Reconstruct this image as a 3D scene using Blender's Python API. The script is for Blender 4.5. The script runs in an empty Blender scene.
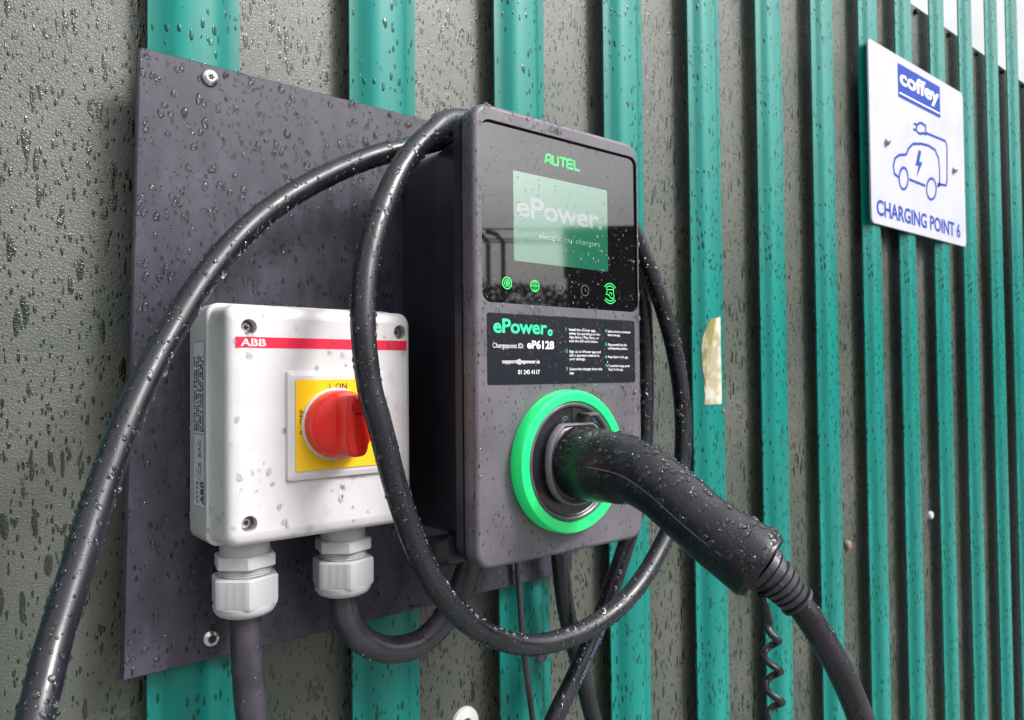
import bpy, bmesh, math, random
from mathutils import Vector, Matrix, noise
R = math.radians
random.seed(7)
scene = bpy.context.scene
col = scene.collection

# ------------------------------------------------------------------ camera
FPX = 750.0
YAW, PIT, ROL = R(39.36), R(1.307), R(-.577)
_f = Vector((math.sin(YAW)*math.cos(PIT), math.cos(YAW)*math.cos(PIT), math.sin(PIT)))
_r0 = Vector((math.cos(YAW), -math.sin(YAW), 0)); _u0 = _r0.cross(_f)
_r = _r0*math.cos(ROL) + _u0*math.sin(ROL); _u = -_r0*math.sin(ROL) + _u0*math.cos(ROL)
CZ = 1.42                                  # camera height above the yard
cam = bpy.data.cameras.new('camera'); co = bpy.data.objects.new('camera', cam); col.objects.link(co)
m3 = Matrix((_r, _u, -_f)).transposed()
co.matrix_world = Matrix.Translation((0, 0, CZ)) @ m3.to_4x4()
cam.sensor_width = 36; cam.lens = FPX*36/1024; cam.clip_start = .01; cam.clip_end = 2000
cam.dof.use_dof = True; cam.dof.focus_distance = .52; cam.dof.aperture_fstop = 17
scene.camera = co

# ------------------------------------------------------------------ sky, sun, exposure
SUN_EL, SUN_AZ = R(42), R(30)              # azimuth from -Y towards +X
w = bpy.data.worlds.new('World'); scene.world = w; w.use_nodes = True
nt = w.node_tree; N = nt.nodes; L = nt.links; N.clear()
sky = N.new('ShaderNodeTexSky'); sky.sky_type = 'NISHITA'; sky.sun_disc = False
sky.sun_elevation = SUN_EL; sky.sun_rotation = R(180)-SUN_AZ; sky.air_density = 1.4; sky.dust_density = 4
hs = N.new('ShaderNodeHueSaturation'); hs.inputs['Saturation'].default_value = .10
tc = N.new('ShaderNodeTexCoord'); mp = N.new('ShaderNodeMapping'); mp.inputs['Scale'].default_value = (1.6, 1.6, 4.5)
nz = N.new('ShaderNodeTexNoise'); nz.inputs['Scale'].default_value = 1.7; nz.inputs['Detail'].default_value = 6
mr = N.new('ShaderNodeMapRange'); mr.inputs[1].default_value = .3; mr.inputs[2].default_value = .7
mr.inputs[3].default_value = .78; mr.inputs[4].default_value = 1.25
mx = N.new('ShaderNodeMix'); mx.data_type = 'RGBA'; mx.blend_type = 'MULTIPLY'; mx.inputs[0].default_value = 1
bg = N.new('ShaderNodeBackground'); bg.inputs[1].default_value = .11
ou = N.new('ShaderNodeOutputWorld')
L.new(sky.outputs[0], hs.inputs['Color']); L.new(tc.outputs['Generated'], mp.inputs[0]); L.new(mp.outputs[0], nz.inputs[0])
L.new(nz.outputs[0], mr.inputs[0]); L.new(hs.outputs[0], mx.inputs[6]); L.new(mr.outputs[0], mx.inputs[7])
sx_ = N.new('ShaderNodeSeparateXYZ'); L.new(tc.outputs['Generated'], sx_.inputs[0])
gz = N.new('ShaderNodeMapRange'); gz.inputs[1].default_value = 0; gz.inputs[2].default_value = 1; gz.inputs[3].default_value = .55; gz.inputs[4].default_value = 2.2
gm = N.new('ShaderNodeMix'); gm.data_type = 'RGBA'; gm.blend_type = 'MULTIPLY'; gm.inputs[0].default_value = 1
L.new(sx_.outputs[2], gz.inputs[0]); L.new(mx.outputs[2], gm.inputs[6]); L.new(gz.outputs[0], gm.inputs[7]); L.new(gm.outputs[2], bg.inputs[0]); L.new(bg.outputs[0], ou.inputs[0])
sl = bpy.data.lights.new('sun', 'SUN'); sl.energy = 1.5; sl.angle = R(14); sl.color = (1, .98, .95)
so = bpy.data.objects.new('sun', sl); col.objects.link(so)
sd = Vector((math.sin(SUN_AZ)*math.cos(SUN_EL), -math.cos(SUN_AZ)*math.cos(SUN_EL), math.sin(SUN_EL)))
so.rotation_euler = sd.to_track_quat('Z', 'Y').to_euler()
vs = scene.view_settings; vs.view_transform = 'Standard'; vs.look = 'None'; vs.gamma = 1; vs.use_curve_mapping = False
vs.exposure = .84
scene.render.resolution_x = 1024; scene.render.resolution_y = 720
scene.cycles.max_bounces = 8; scene.cycles.transmission_bounces = 6; scene.cycles.caustics_refractive = True; scene.cycles.caustics_reflective = False

# ------------------------------------------------------------------ helpers
def at(px, py, D):
    """point seen at photo pixel (px, py) lying on the plane D metres in front (parallel to the fence)"""
    d = _f + _r*((px-512)/FPX) + _u*((360-py)/FPX)
    d = d*(D/d.y); return Vector((d.x, d.y, d.z+CZ))

class MB:
    def __init__(s): s.v = []; s.f = []; s.m = []
    def add(s, vs, fs, mi=0):
        o = len(s.v); s.v += [tuple(v) for v in vs]; s.f += [tuple(i+o for i in f) for f in fs]; s.m += [mi]*len(fs); return s
    def loft(s, loops, cap0=True, cap1=True, mi=0, closed=True):
        n = len(loops[0]); vs = [p for l in loops for p in l]; fs = []
        for i in range(len(loops)-1):
            for j in range(n if closed else n-1):
                k = (j+1) % n
                fs.append((i*n+j, i*n+k, (i+1)*n+k, (i+1)*n+j))
        if cap0: fs.append(tuple(range(n))[::-1])
        if cap1: fs.append(tuple((len(loops)-1)*n+j for j in range(n)))
        return s.add(vs, fs, mi)
    def box(s, a, b, mi=0):
        x0, y0, z0 = a; x1, y1, z1 = b
        return s.loft([[(x0, y0, z0), (x1, y0, z0), (x1, y1, z0), (x0, y1, z0)], [(x0, y0, z1), (x1, y0, z1), (x1, y1, z1), (x0, y1, z1)]], mi=mi)
    def build(s, name, mat, parent=None, smooth=True, angle=35):
        me = bpy.data.meshes.new(name)
        org = Vector(parent['_o']) if parent is not None and '_o' in parent else Vector((0, 0, 0))
        me.from_pydata([tuple(Vector(v)-org) for v in s.v], [], s.f)
        mats = mat if isinstance(mat, (list, tuple)) else [mat]
        for q in mats: me.materials.append(q)
        if len(mats) > 1:
            for p, i in zip(me.polygons, s.m): p.material_index = i
        bm = bmesh.new(); bm.from_mesh(me); bmesh.ops.recalc_face_normals(bm, faces=bm.faces)
        bm.to_mesh(me); bm.free()
        if smooth:
            for p in me.polygons: p.use_smooth = True
            me.set_sharp_from_angle(angle=R(angle))
            for p in me.polygons:
                if len(p.vertices) > 8 or abs(p.normal.y) > .99999: p.use_smooth = False
        o = bpy.data.objects.new(name, me); col.objects.link(o)
        o['_o'] = tuple(org)
        if parent is not None: o.parent = parent
        return o

def tag(o, label=None, cat=None, group=None, kind=None):
    if label: o['label'] = label
    if cat: o['category'] = cat
    if group: o['group'] = group
    if kind: o['kind'] = kind
    return o
def thing(name, label, cat, loc, group=None):
    o = bpy.data.objects.new(name, None); col.objects.link(o); o.location = loc; o.empty_display_size = .02
    o['_o'] = tuple(loc); return tag(o, label, cat, group)

def rr(x0, x1, z0, z1, r, y, n=6):
    pts = []
    for cx, cz, a0 in ((x1-r, z1-r, 0), (x0+r, z1-r, 90), (x0+r, z0+r, 180), (x1-r, z0+r, 270)):
        for i in range(n+1):
            a = R(a0 + 90*i/n); pts.append((cx+r*math.cos(a), y, cz+r*math.sin(a)))
    return pts
def circ(cx, cz, r, y, n=48, rz=None):
    return [(cx+r*math.cos(2*math.pi*i/n), y, cz+(rz or r)*math.sin(2*math.pi*i/n)) for i in range(n)]
def ringloop(c, ax, r, n, up=Vector((0, 0, 1)), sq=1.0, ph=0):
    ax = ax.normalized(); a = ax.cross(up).normalized(); b = a.cross(ax).normalized()
    return [c + a*(r*sq*math.cos(2*math.pi*i/n+ph)) + b*(r*math.sin(2*math.pi*i/n+ph)) for i in range(n)]

def spline(pts, step=.004):
    P = [Vector(p) for p in pts]; P = [P[0]*2-P[1]] + P + [P[-1]*2-P[-2]]; out = []
    for i in range(1, len(P)-2):
        a, b, c, d = P[i-1:i+3]; n = max(2, int((c-b).length/step))
        for k in range(n):
            t = k/n
            out.append(.5*((2*b)+(c-a)*t+(2*a-5*b+4*c-d)*t*t+(-a+3*b-3*c+d)*t**3))
    out.append(P[-2]); 
    for _ in range(3):
        out = [out[0]]+[(out[i-1]+out[i]*2+out[i+1])/4 for i in range(1, len(out)-1)]+[out[-1]]
    return out
def tube(mb, pts, r, n=20, cap=True, wob=0):
    """sweep a circle along a path with parallel transport; r number or function of t"""
    T = [(pts[min(i+1, len(pts)-1)]-pts[max(i-1, 0)]).normalized() for i in range(len(pts))]
    up = Vector((0, 0, 1)) if abs(T[0].z) < .9 else Vector((1, 0, 0))
    a = T[0].cross(up).normalized(); loops = []
    for i, p in enumerate(pts):
        a = (a - T[i]*a.dot(T[i])).normalized(); b = T[i].cross(a)
        rad = r(i/(len(pts)-1)) if callable(r) else r
        if wob: rad *= 1+wob*noise.noise(p*60)
        loops.append([p+a*(rad*math.cos(2*math.pi*j/n))+b*(rad*math.sin(2*math.pi*j/n)) for j in range(n)])
    return mb.loft(loops, cap, cap)

def stroke(mb, pts, wd, y, closed=False, mi=0):
    """flat ribbon in the XZ plane at depth y; pts are (x, z)"""
    P = [Vector((p[0], p[1])) for p in pts]; n = len(P); A = []; B = []
    for i in range(n):
        if closed: d1 = P[i]-P[i-1]; d2 = P[(i+1) % n]-P[i]
        else:
            d1 = P[i]-P[i-1] if i else P[1]-P[0]; d2 = P[i+1]-P[i] if i < n-1 else P[i]-P[i-1]
        d1.normalize(); d2.normalize(); t = d1+d2
        if t.length < 1e-6: t = d1.copy()
        t.normalize(); nn = Vector((-t.y, t.x)); k = wd/2/max(.45, abs(nn.dot(Vector((-d1.y, d1.x)))))
        A.append(P[i]+nn*k); B.append(P[i]-nn*k)
    vs = [(p.x, y, p.y) for p in A]+[(p.x, y, p.y) for p in B]; fs = []
    for i in range(n if closed else n-1):
        j = (i+1) % n; fs.append((i, j, n+j, n+i))
    return mb.add(vs, fs, mi)
def sheet(mb, loop): return mb.add(loop, [tuple(range(len(loop)))])

_tc = {}
def text_mesh(s, bold=0.0, sp=1.0, align='LEFT'):
    key = (s, bold, sp, align)
    if key in _tc: return _tc[key]
    c = bpy.data.curves.new('t', 'FONT'); c.body = s; c.size = 1; c.offset = bold; c.space_character = sp; c.align_x = align; c.resolution_u = 3
    o = bpy.data.objects.new('t', c); col.objects.link(o); bpy.context.view_layer.update()
    me = bpy.data.meshes.new_from_object(o.evaluated_get(bpy.context.evaluated_depsgraph_get()))
    r = ([v.co.copy() for v in me.vertices], [tuple(p.vertices) for p in me.polygons])
    bpy.data.objects.remove(o); bpy.data.curves.remove(c); bpy.data.meshes.remove(me)
    _tc[key] = r; return r
def text(mb, s, x, z, h, y, bold=0, width=None, sp=1.0, shear=0, align='LEFT', fn=None, mi=0):
    """lettering facing -Y; h = capital height (m), optional total width"""
    vs, fs = text_mesh(s, bold, sp, 'LEFT')
    if not vs: return mb
    x0 = min(v.x for v in vs); x1 = max(v.x for v in vs); k = h/.70; kx = k
    if width: kx = width/(x1-x0)
    off = 0 if align == 'LEFT' else (-(x1-x0)*kx if align == 'RIGHT' else -(x1-x0)*kx/2)
    out = [(x+off+(v.x-x0)*kx+v.y*k*shear, y, z+v.y*k) for v in vs]
    if fn: out = [fn(p) for p in out]
    return mb.add(out, fs, mi)

# ------------------------------------------------------------------ materials
class MT:
    tilt = 0.0
    def __init__(s, name, base=(.5, .5, .5), rough=.5, metal=0, ior=1.5, emit=None, es=1.0, coat=0, coatr=.05):
        s.m = bpy.data.materials.new(name); s.m.use_nodes = True; s.n = s.m.node_tree.nodes; s.l = s.m.node_tree.links
        s.b = s.n['Principled BSDF']; i = s.b.inputs
        i['Base Color'].default_value = (*base, 1); i['Roughness'].default_value = rough; i['Metallic'].default_value = metal
        i['IOR'].default_value = ior; i['Coat Weight'].default_value = coat; i['Coat Roughness'].default_value = coatr
        if emit: i['Emission Color'].default_value = (*emit, 1); i['Emission Strength'].default_value = es
        s.tc = s.n.new('ShaderNodeTexCoord'); s.last = None
    def mapping(s, sc=(1, 1, 1), loc=(0, 0, 0)):
        m = s.n.new('ShaderNodeMapping'); m.inputs['Rotation'].default_value = (0, s.tilt, 0); m.inputs['Scale'].default_value = sc; m.inputs['Location'].default_value = loc
        s.l.new(s.tc.outputs['Object'], m.inputs[0]); return m.outputs[0]
    def noise(s, scale, detail=4, sc=(1, 1, 1), loc=(0, 0, 0), rough=.55, dist=0):
        t = s.n.new('ShaderNodeTexNoise'); t.inputs['Scale'].default_value = scale; t.inputs['Detail'].default_value = detail
        t.inputs['Roughness'].default_value = rough; t.inputs['Distortion'].default_value = dist
        s.l.new(s.mapping(sc, loc), t.inputs[0]); return t.outputs[0]
    def voro(s, scale, sc=(1, 1, 1), feat='F1', loc=(0, 0, 0), rnd=1.0, warp=0):
        t = s.n.new('ShaderNodeTexVoronoi'); t.feature = feat; t.inputs['Scale'].default_value = scale; t.inputs['Randomness'].default_value = rnd
        v = s.mapping(sc, loc)
        if warp:
            q = s.n.new('ShaderNodeTexNoise'); q.inputs['Scale'].default_value = scale*.8; q.inputs['Detail'].default_value = 2; s.l.new(v, q.inputs[0])
            a = s.n.new('ShaderNodeVectorMath'); a.operation = 'MULTIPLY_ADD'; s.l.new(q.outputs['Color'], a.inputs[0])
            a.inputs[1].default_value = (warp/scale,)*3; s.l.new(v, a.inputs[2]); v = a.outputs[0]
        s.l.new(v, t.inputs[0]); return t
    def rng(s, x, a, b, c=0, d=1, smooth=True):
        t = s.n.new('ShaderNodeMapRange'); t.interpolation_type = 'SMOOTHSTEP' if smooth else 'LINEAR'
        for k, v in enumerate((a, b, c, d)):
            if hasattr(v, 'links'): s.l.new(v, t.inputs[k+1])
            else: t.inputs[k+1].default_value = v
        s.l.new(x, t.inputs[0]); return t.outputs[0]
    def math(s, op, a, b=0.0):
        t = s.n.new('ShaderNodeMath'); t.operation = op
        for k, v in enumerate((a, b)):
            if hasattr(v, 'links'): s.l.new(v, t.inputs[k])
            else: t.inputs[k].default_value = v
        return t.outputs[0]
    def drops(s, scale, frac=.5, rmin=.15, rmax=.42, sc=(1, 1, 1), loc=(0, 0, 0), warp=.25):
        """0..1 height of scattered droplets"""
        v = s.voro(scale, sc, loc=loc, warp=warp)
        sep = s.n.new('ShaderNodeSeparateColor'); s.l.new(v.outputs['Color'], sep.inputs[0])
        rad = s.rng(sep.outputs[0], 1-frac, 1, rmin, rmax, False)
        on = s.math('GREATER_THAN', sep.outputs[0], 1-frac)
        h = s.math('SUBTRACT', 1.0, s.math('DIVIDE', v.outputs['Distance'], rad))
        h = s.math('MAXIMUM', h, 0.0); h = s.math('POWER', h, .5)
        return s.math('MULTIPLY', h, on)
    def bump(s, h, dist, strength=1.0, coat=False):
        b = s.n.new('ShaderNodeBump'); b.inputs['Distance'].default_value = dist; b.inputs['Strength'].default_value = strength
        s.l.new(h, b.inputs['Height'])
        if s.last: s.l.new(s.last, b.inputs['Normal'])
        s.last = b.outputs[0]; s.l.new(s.last, s.b.inputs['Normal']); return s
    def mixcol(s, fac, a, b, inp='Base Color'):
        t = s.n.new('ShaderNodeMix'); t.data_type = 'RGBA'
        if hasattr(fac, 'links'): s.l.new(fac, t.inputs[0])
        for k, v in ((6, a), (7, b)):
            if hasattr(v, 'links'): s.l.new(v, t.inputs[k])
            else: t.inputs[k].default_value = (*v, 1)
        if inp: s.l.new(t.outputs[2], s.b.inputs[inp])
        return t.outputs[2]
    def rough(s, x): s.l.new(x, s.b.inputs['Roughness']); return s

# cladding: dark green plastisol, leather grain, wet with run marks
c = MT('cladding_green', (.035, .05, .035), .42, ior=1.58)
blot = c.noise(7, 5, loc=(3, 0, 1)); fine = c.noise(900, 2)
base = c.mixcol(c.rng(blot, .35, .7), (.044, .056, .042), (.084, .088, .076), None)
base = c.mixcol(c.rng(fine, .62, .75), base, (.15, .155, .135), None)
c.tilt = R(12); d1 = c.drops(180, .52, .14, .44, (1, 1, .24), warp=1.1); c.tilt = R(7); d2 = c.drops(400, .55, .18, .46, (1, 1, .34), (4, 1, 2), warp=.9); c.tilt = 0.0
dm = c.math('MAXIMUM', d1, d2); mask = c.rng(dm, .02, .3)
c.mixcol(mask, base, (.011, .018, .008))
c.rough(c.rng(mask, 0, 1, .42, .16, False))
gr = c.voro(420, (1, 1, 1), 'DISTANCE_TO_EDGE', warp=1.2)
c.bump(c.rng(gr.outputs['Distance'], 0, .20), .00016, .65)
c.bump(dm, .0006, .7)
M_CLAD = c.m
# green pales
c = MT('pale_green', (.006, .235, .165), .28, ior=1.38)
st = c.noise(30, 5, (1, 1, .06)); c.tilt = R(8); dd = c.drops(250, .55, .15, .44, (1, 1, .36), warp=.8); c.tilt = 0.0; mk = c.rng(dd, .02, .3)
b0 = c.mixcol(c.rng(st, .35, .75), (.002, .145, .122), (.005, .215, .185), None)
chalk = c.noise(14, 6, (1, 1, .15), loc=(1, 2, 3)); b0 = c.mixcol(c.rng(chalk, .56, .8), b0, (.015, .26, .23), None)
c.mixcol(mk, b0, (.001, .060, .048))
c.rough(c.rng(mk, 0, 1, .30, .1, False)); c.bump(c.noise(160, 3), .0002, .25); c.bump(dd, .0009, .7)
M_PALE = c.m
c = MT('galvanised', (.35, .36, .37), .45, 1); c.bump(c.noise(200, 3), .0003, .3); M_GALV = c.m
c = MT('dark_bolt', (.02, .02, .018), .4, .6); c.bump(c.noise(300, 2), .0002, .3); M_BOLT = c.m
# backing board
c = MT('board_black', (.03, .027, .036), .5, ior=1.40)
sc1 = c.noise(900, 2, (1, 1, .012), loc=(0, 0, 2)); sc2 = c.noise(60, 6, (1, 1, .5)); 
c.tilt = R(17); sm = c.rng(c.noise(420, 2, (1, 1, .022), loc=(1, 0, 2)), .735, .76); c.tilt = 0.0
sm = c.math('MULTIPLY', sm, c.rng(c.noise(22, 3), .5, .62))
b0 = c.mixcol(c.rng(sc2, .4, .75), (.036, .031, .048), (.062, .055, .078), None); b0 = c.mixcol(sm, b0, (.13, .12, .14), None); c.tilt = R(10); wt = c.rng(c.drops(260, .55, .12, .36, (1, 1, .5), warp=.9), .02, .3); c.tilt = 0.0; c.mixcol(wt, b0, (.010, .008, .014))
c.rough(c.rng(sc2, .3, .7, .34, .52)); c.bump(c.noise(500, 2), .00006, .5)
M_BOARD = c.m
# charger housing plastics
def plastic(name, base, rough, grain=.00005, gs=1500, var=.15, ior=1.48):
    c = MT(name, base, rough, ior=ior); n = c.noise(40, 5)
    c.mixcol(c.rng(n, .35, .7), tuple(x*(1-var) for x in base), tuple(min(1, x*(1+var)) for x in base))
    c.rough(c.rng(c.noise(25, 4, loc=(2, 1, 0)), .3, .7, rough*.85, rough*1.15)); c.bump(c.noise(gs, 2), grain, .6); return c.m
c = MT('housing_graphite', (.1, .09, .11), .40, ior=1.48); n = c.noise(40, 5)
b0 = c.mixcol(c.rng(n, .35, .7), (.092, .083, .100), (.120, .109, .130), None); wt = c.rng(c.drops(420, .4, .14, .36, (1, 1, .5), warp=.8), .02, .3); c.mixcol(wt, b0, (.030, .026, .034))
c.rough(c.rng(c.noise(25, 4, loc=(2, 1, 0)), .3, .7, .34, .46)); c.bump(c.noise(1500, 2), .00005, .6); M_FACE = c.m
M_SHELL = plastic('housing_black', (.018, .018, .026), .38)
M_GASKET = plastic('gasket_black', (.006, .006, .007), .6)
M_GLASS = MT('glass_panel', (.004, .004, .005), .025, ior=1.8).m
c = MT('display', (.01, .05, .03), .05, ior=2.45, emit=(.01, .24, .13), es=.26)
nn = c.noise(300, 2); M_SCREEN = c.m
M_SCRTXT = MT('display_white', (.13, .15, .16), .05, ior=2.3, emit=(.65, .8, .8), es=.07).m
M_SCRTXT2 = MT('display_small_text', (.10, .14, .13), .05, ior=2.9, emit=(.6, .8, .7), es=.15).m
M_LED = MT('led_green', (.05, .5, .15), .2, emit=(.01, .80, .09), es=.55).m
M_ICON = MT('icon_grey', (.16, .16, .17), .2).m
c = MT('sticker_black', (.010, .011, .018), .32, ior=1.3); c.bump(c.noise(500, 2), .00003, .5); M_STICK = c.m
M_MINT = MT('print_mint', (.03, .72, .33), .35).m
M_WPRINT = MT('print_white', (.8, .8, .82), .35).m
M_GPRINT = MT('print_grey', (.12, .12, .14), .35).m
c = MT('ring_green', (.012, .70, .19), .32, emit=(.0, .70, .15), es=.12, coat=.3); c.bump(c.noise(60, 3), .0003, .2); M_RING = c.m
M_SOCK = plastic('socket_black', (.012, .012, .016), .3)
M_LIP = plastic('socket_lip', (.09, .085, .10), .28)
M_GREYP = plastic('collar_grey', (.13, .12, .14), .38)
# handle & cables
def rubber(name, base, rough, dscale=330, frac=.35):
    c = MT(name, base, rough, ior=1.5); n = c.noise(45, 5)
    c.mixcol(c.rng(n, .38, .72), tuple(x*.75 for x in base), tuple(x*1.35 for x in base))
    c.rough(c.rng(c.noise(60, 3, loc=(3, 3, 3)), .35, .65, rough*.8, rough*1.2)); c.bump(c.noise(900, 3), .00008, .6)
    c.bump(c.drops(dscale, frac, .15, .42, warp=.4), .0009, .7); return c.m
M_RUB = rubber('cable_rubber', (.010, .010, .016), .29)
M_RUBM = rubber('cable_matt', (.036, .031, .042), .32, 150, .3)
M_HAND = rubber('handle_black', (.008, .008, .014), .27, 420, .3)
M_BOOT = rubber('boot_rubber', (.030, .027, .036), .38, 300, .2)
M_SEAM = plastic('mould_seam', (.16, .15, .17), .4)
# isolator
M_BOX = plastic('enclosure_grey', (.56, .54, .55), .36, .00004, 900, .04)
M_GLAND = plastic('gland_grey', (.46, .46, .48), .5, .00005, 900, .05)
M_RED = plastic('knob_red', (.72, .018, .014), .30, .00004, 800, .06)
M_STRIPE = MT('stripe_red', (.62, .012, .05), .3).m
M_YEL = plastic('plate_yellow', (.80, .50, .004), .35, .00003, 800, .04)
M_WHITE = plastic('bezel_white', (.62, .62, .62), .3, .00003, 800, .03)
M_PAPER = plastic('rating_paper', (.60, .62, .66), .4, .00003, 800, .05)
M_INK = MT('ink_black', (.02, .02, .025), .45).m
M_STEEL = MT('steel', (.62, .60, .58), .28, 1).m
M_SLOT = MT('slot_dark', (.02, .018, .016), .6).m
# sign
c = MT('sign_white', (.76, .76, .82), .5, ior=1.35); c.mixcol(c.rng(c.noise(12, 4), .4, .8), (.46, .46, .52), (.40, .40, .46)); M_SIGN = c.m
M_BLUE = MT('sign_blue', (.022, .060, .34), .6, ior=1.2).m
c = MT('old_sticker', (.6, .56, .38), .7, ior=1.3); n = c.noise(60, 5)
n2 = c.rng(c.noise(45, 5, (1, 1, .35), loc=(5, 2, 1)), .50, .60)
b0 = c.mixcol(c.rng(n, .4, .6), (.34, .30, .20), (.50, .48, .40), None); c.mixcol(n2, b0, (.22, .20, .06)); c.bump(n, .0004, .5); M_OLD = c.m
c = MT('rust', (.22, .14, .10), .5); c.bump(c.noise(200, 3), .0002, .4); M_RUST = c.m
M_CAP = plastic('cap_white', (.72, .72, .72), .35, .00003, 800, .04)
# water beads
c = MT('rain_water', (1, 1, 1), 0.0, ior=1.33); c.b.inputs['Transmission Weight'].default_value = 1; M_WATER = c.m
# yard
c = MT('wet_asphalt', (.05, .05, .05), .35); c.mixcol(c.rng(c.noise(120, 4), .4, .7), (.15, .148, .142), (.24, .235, .225))
c.rough(c.rng(c.noise(.8, 4), .4, .6, .4, .75)); c.bump(c.noise(90, 3), .004, .6); M_ASPH = c.m
c = MT('shed_dark', (.03, .03, .034), .5); M_SHED = c.m
c = MT('conifer', (.02, .04, .015), .6); c.mixcol(c.rng(c.noise(1.5, 3), .4, .6), (.015, .032, .012), (.04, .065, .025)); M_LEAF = c.m
M_POLE = plastic('pole_grey', (.06, .06, .06), .5)

# ------------------------------------------------------------------ rain beads
_cap = []
def _captemplate(n=9, rings=3):
    vs = [(0, 0, 1)]; fs = []
    for k in range(1, rings+1):
        a = (math.pi/2)*k/rings
        for j in range(n):
            t = 2*math.pi*j/n; vs.append((math.sin(a)*math.cos(t), math.sin(a)*math.sin(t), math.cos(a)))
    for j in range(n): fs.append((0, 1+j, 1+(j+1) % n))
    for k in range(rings-1):
        for j in range(n):
            a = 1+k*n+j; b = 1+k*n+(j+1) % n; fs.append((a, a+n, b+n, b))
    return vs, fs
CAPV, CAPF = _captemplate()
def beads(parent, objs, count, smin, smax, seed, flat=.5, stretch=1.5, facing=lambda p, n: n.y < .25, power=2.5, clump=0.0, warp=.25):
    """water beads clinging to the given objects' surfaces, as one part of their thing"""
    rnd = random.Random(seed); tris = []
    for o in objs:
        org = Vector(o['_o']) if '_o' in o else Vector((0, 0, 0))
        me = o.data; me.calc_loop_triangles()
        off = org + Vector(o.location) if o.parent else org
        for t in me.loop_triangles:
            a, b, c2 = (me.vertices[i].co+off for i in t.vertices)
            nr = (b-a).cross(c2-a); ar = nr.length/2
            if ar < 1e-12: continue
            nr.normalize(); cc = (a+b+c2)/3
            if o.name.startswith('tmp') and nr.y > .5: nr = -nr
            if facing(cc, nr): tris.append((a, b, c2, nr, ar))
    if not tris: return None
    import bisect
    cum = []; s = 0
    for t in tris: s += t[4]; cum.append(s)
    mb = MB(); tries = 0; k = 0
    while k < count and tries < count*6:
        tries += 1
        a, b, c2, nr, _ = tris[min(len(tris)-1, bisect.bisect(cum, rnd.random()*s))]
        u, v = rnd.random(), rnd.random()
        if u+v > 1: u, v = 1-u, 1-v
        p = a+(b-a)*u+(c2-a)*v
        if not facing(p, nr): continue
        if clump and noise.noise(p*clump)+.25 < rnd.random()*.5-.1: continue
        sz = smin+(smax-smin)*rnd.random()**power
        dn = Vector((0, 0, -1)); dn = dn-nr*dn.dot(nr)
        if dn.length < .1: dn = Vector((1, 0, 0))
        dn.normalize(); sd2 = nr.cross(dn)
        st = 1+(stretch-1)*rnd.random()**1.5; fl = flat*(.7+.6*rnd.random()); ph = rnd.random()*9; sk = rnd.uniform(-.25, .25)
        vs = []
        for x, y, z in CAPV:
            q = 1+warp*noise.noise(Vector((x*1.3+ph, y*1.3, ph*3)))*2
            yy = y*st*(1.0 if y > 0 else 1.0)
            wx = x*(1-.25*(-y if y < 0 else 0)*(st-1))
            vs.append(p + sd2*((wx+sk*yy)*sz*q) + dn*(yy*sz*q) + nr*(z*sz*fl-.00006))
        mb.add(vs, CAPF); k += 1
    o = mb.build('raindrops', M_WATER, parent, True, 180); o['kind'] = 'stuff'
    return o

# ================================================================== the setting
g = MB(); g.add([(-400, -400, 0), (400, -400, 0), (400, 400, 0), (-400, 400, 0)], [(0, 1, 2, 3)])
tag(g.build('ground', M_ASPH, None, False), kind='structure')

# ------------------------------------------------------------------ fence
Y_PALE, Y_FL, Y_CLAD = .562, .571, .588
CL_TOP = CZ+.683
fence = thing('palisade_fence', 'green steel palisade fence with dark cladding sheet fixed behind its upright pales', 'fence', (.7, Y_CLAD, 0))
mb = MB(); mb.box((-3.2, Y_CLAD, .02), (6.5, Y_CLAD+.002, CL_TOP)); mb.build('cladding_sheet', M_CLAD, fence, False)
for zz in (.35, 1.95):
    mb = MB(); mb.box((-3.2, Y_CLAD+.003, zz), (6.5, Y_CLAD+.045, zz+.045)); mb.build('rail', M_PALE, fence, False)
def pale_profile(z, wf=1.0, cx=.0325):
    P = [(0, .009), (.007, .0085), (.0115, .0062), (.0155, .0032), (.020, .0010), (.026, .0002), (.0325, 0), (.039, .0002), (.045, .0010), (.0495, .0032), (.0535, .0062), (.058, .0085), (.065, .009)]
    f = [(x, y) for x, y in P]; b = [(x, y+.0022) for x, y in reversed(P)]
    return [((x-cx)*wf+cx, y, z) for x, y in f+b]
PTOP = 2.62
mb = MB(); mb.loft([pale_profile(0.06)]+[pale_profile(.06+i*.4) for i in range(1, 6)]+[pale_profile(PTOP-.12), pale_profile(PTOP-.06, .75), pale_profile(PTOP, .08)])
pale0 = mb.build('pale', M_PALE, fence, True, 40)
pale_x = [-.330, -.172, -.0185, .1363, .2940, .4500, .6040, .7550, .9050, 1.052, 1.202, 1.336, 1.481, 1.619, 1.763, 1.889, 2.03, 2.17, 2.31, 2.45, 2.59, 2.73, 2.87, 3.01]+[3.155+.145*i for i in range(23)]
base_l = Vector((0, 0, 0))
fo = Vector(fence['_o'])
for i, x in enumerate(pale_x):
    o = pale0 if i == 0 else pale0.copy()
    if i:
        col.objects.link(o); o.parent = fence
    o.location = (x, Y_PALE, 0)
    o['_o'] = tuple(fo)
pale0.rotation_euler = (0, 0, 0)
pales = [o for o in bpy.data.objects if o.name.startswith('pale')and o.type == 'MESH']
# pale mesh was shifted by the fence origin: world = location + fence origin + (data) -> data holds -origin already
for o in pales: o.location = Vector((o.location.x, o.location.y, 0))
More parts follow.
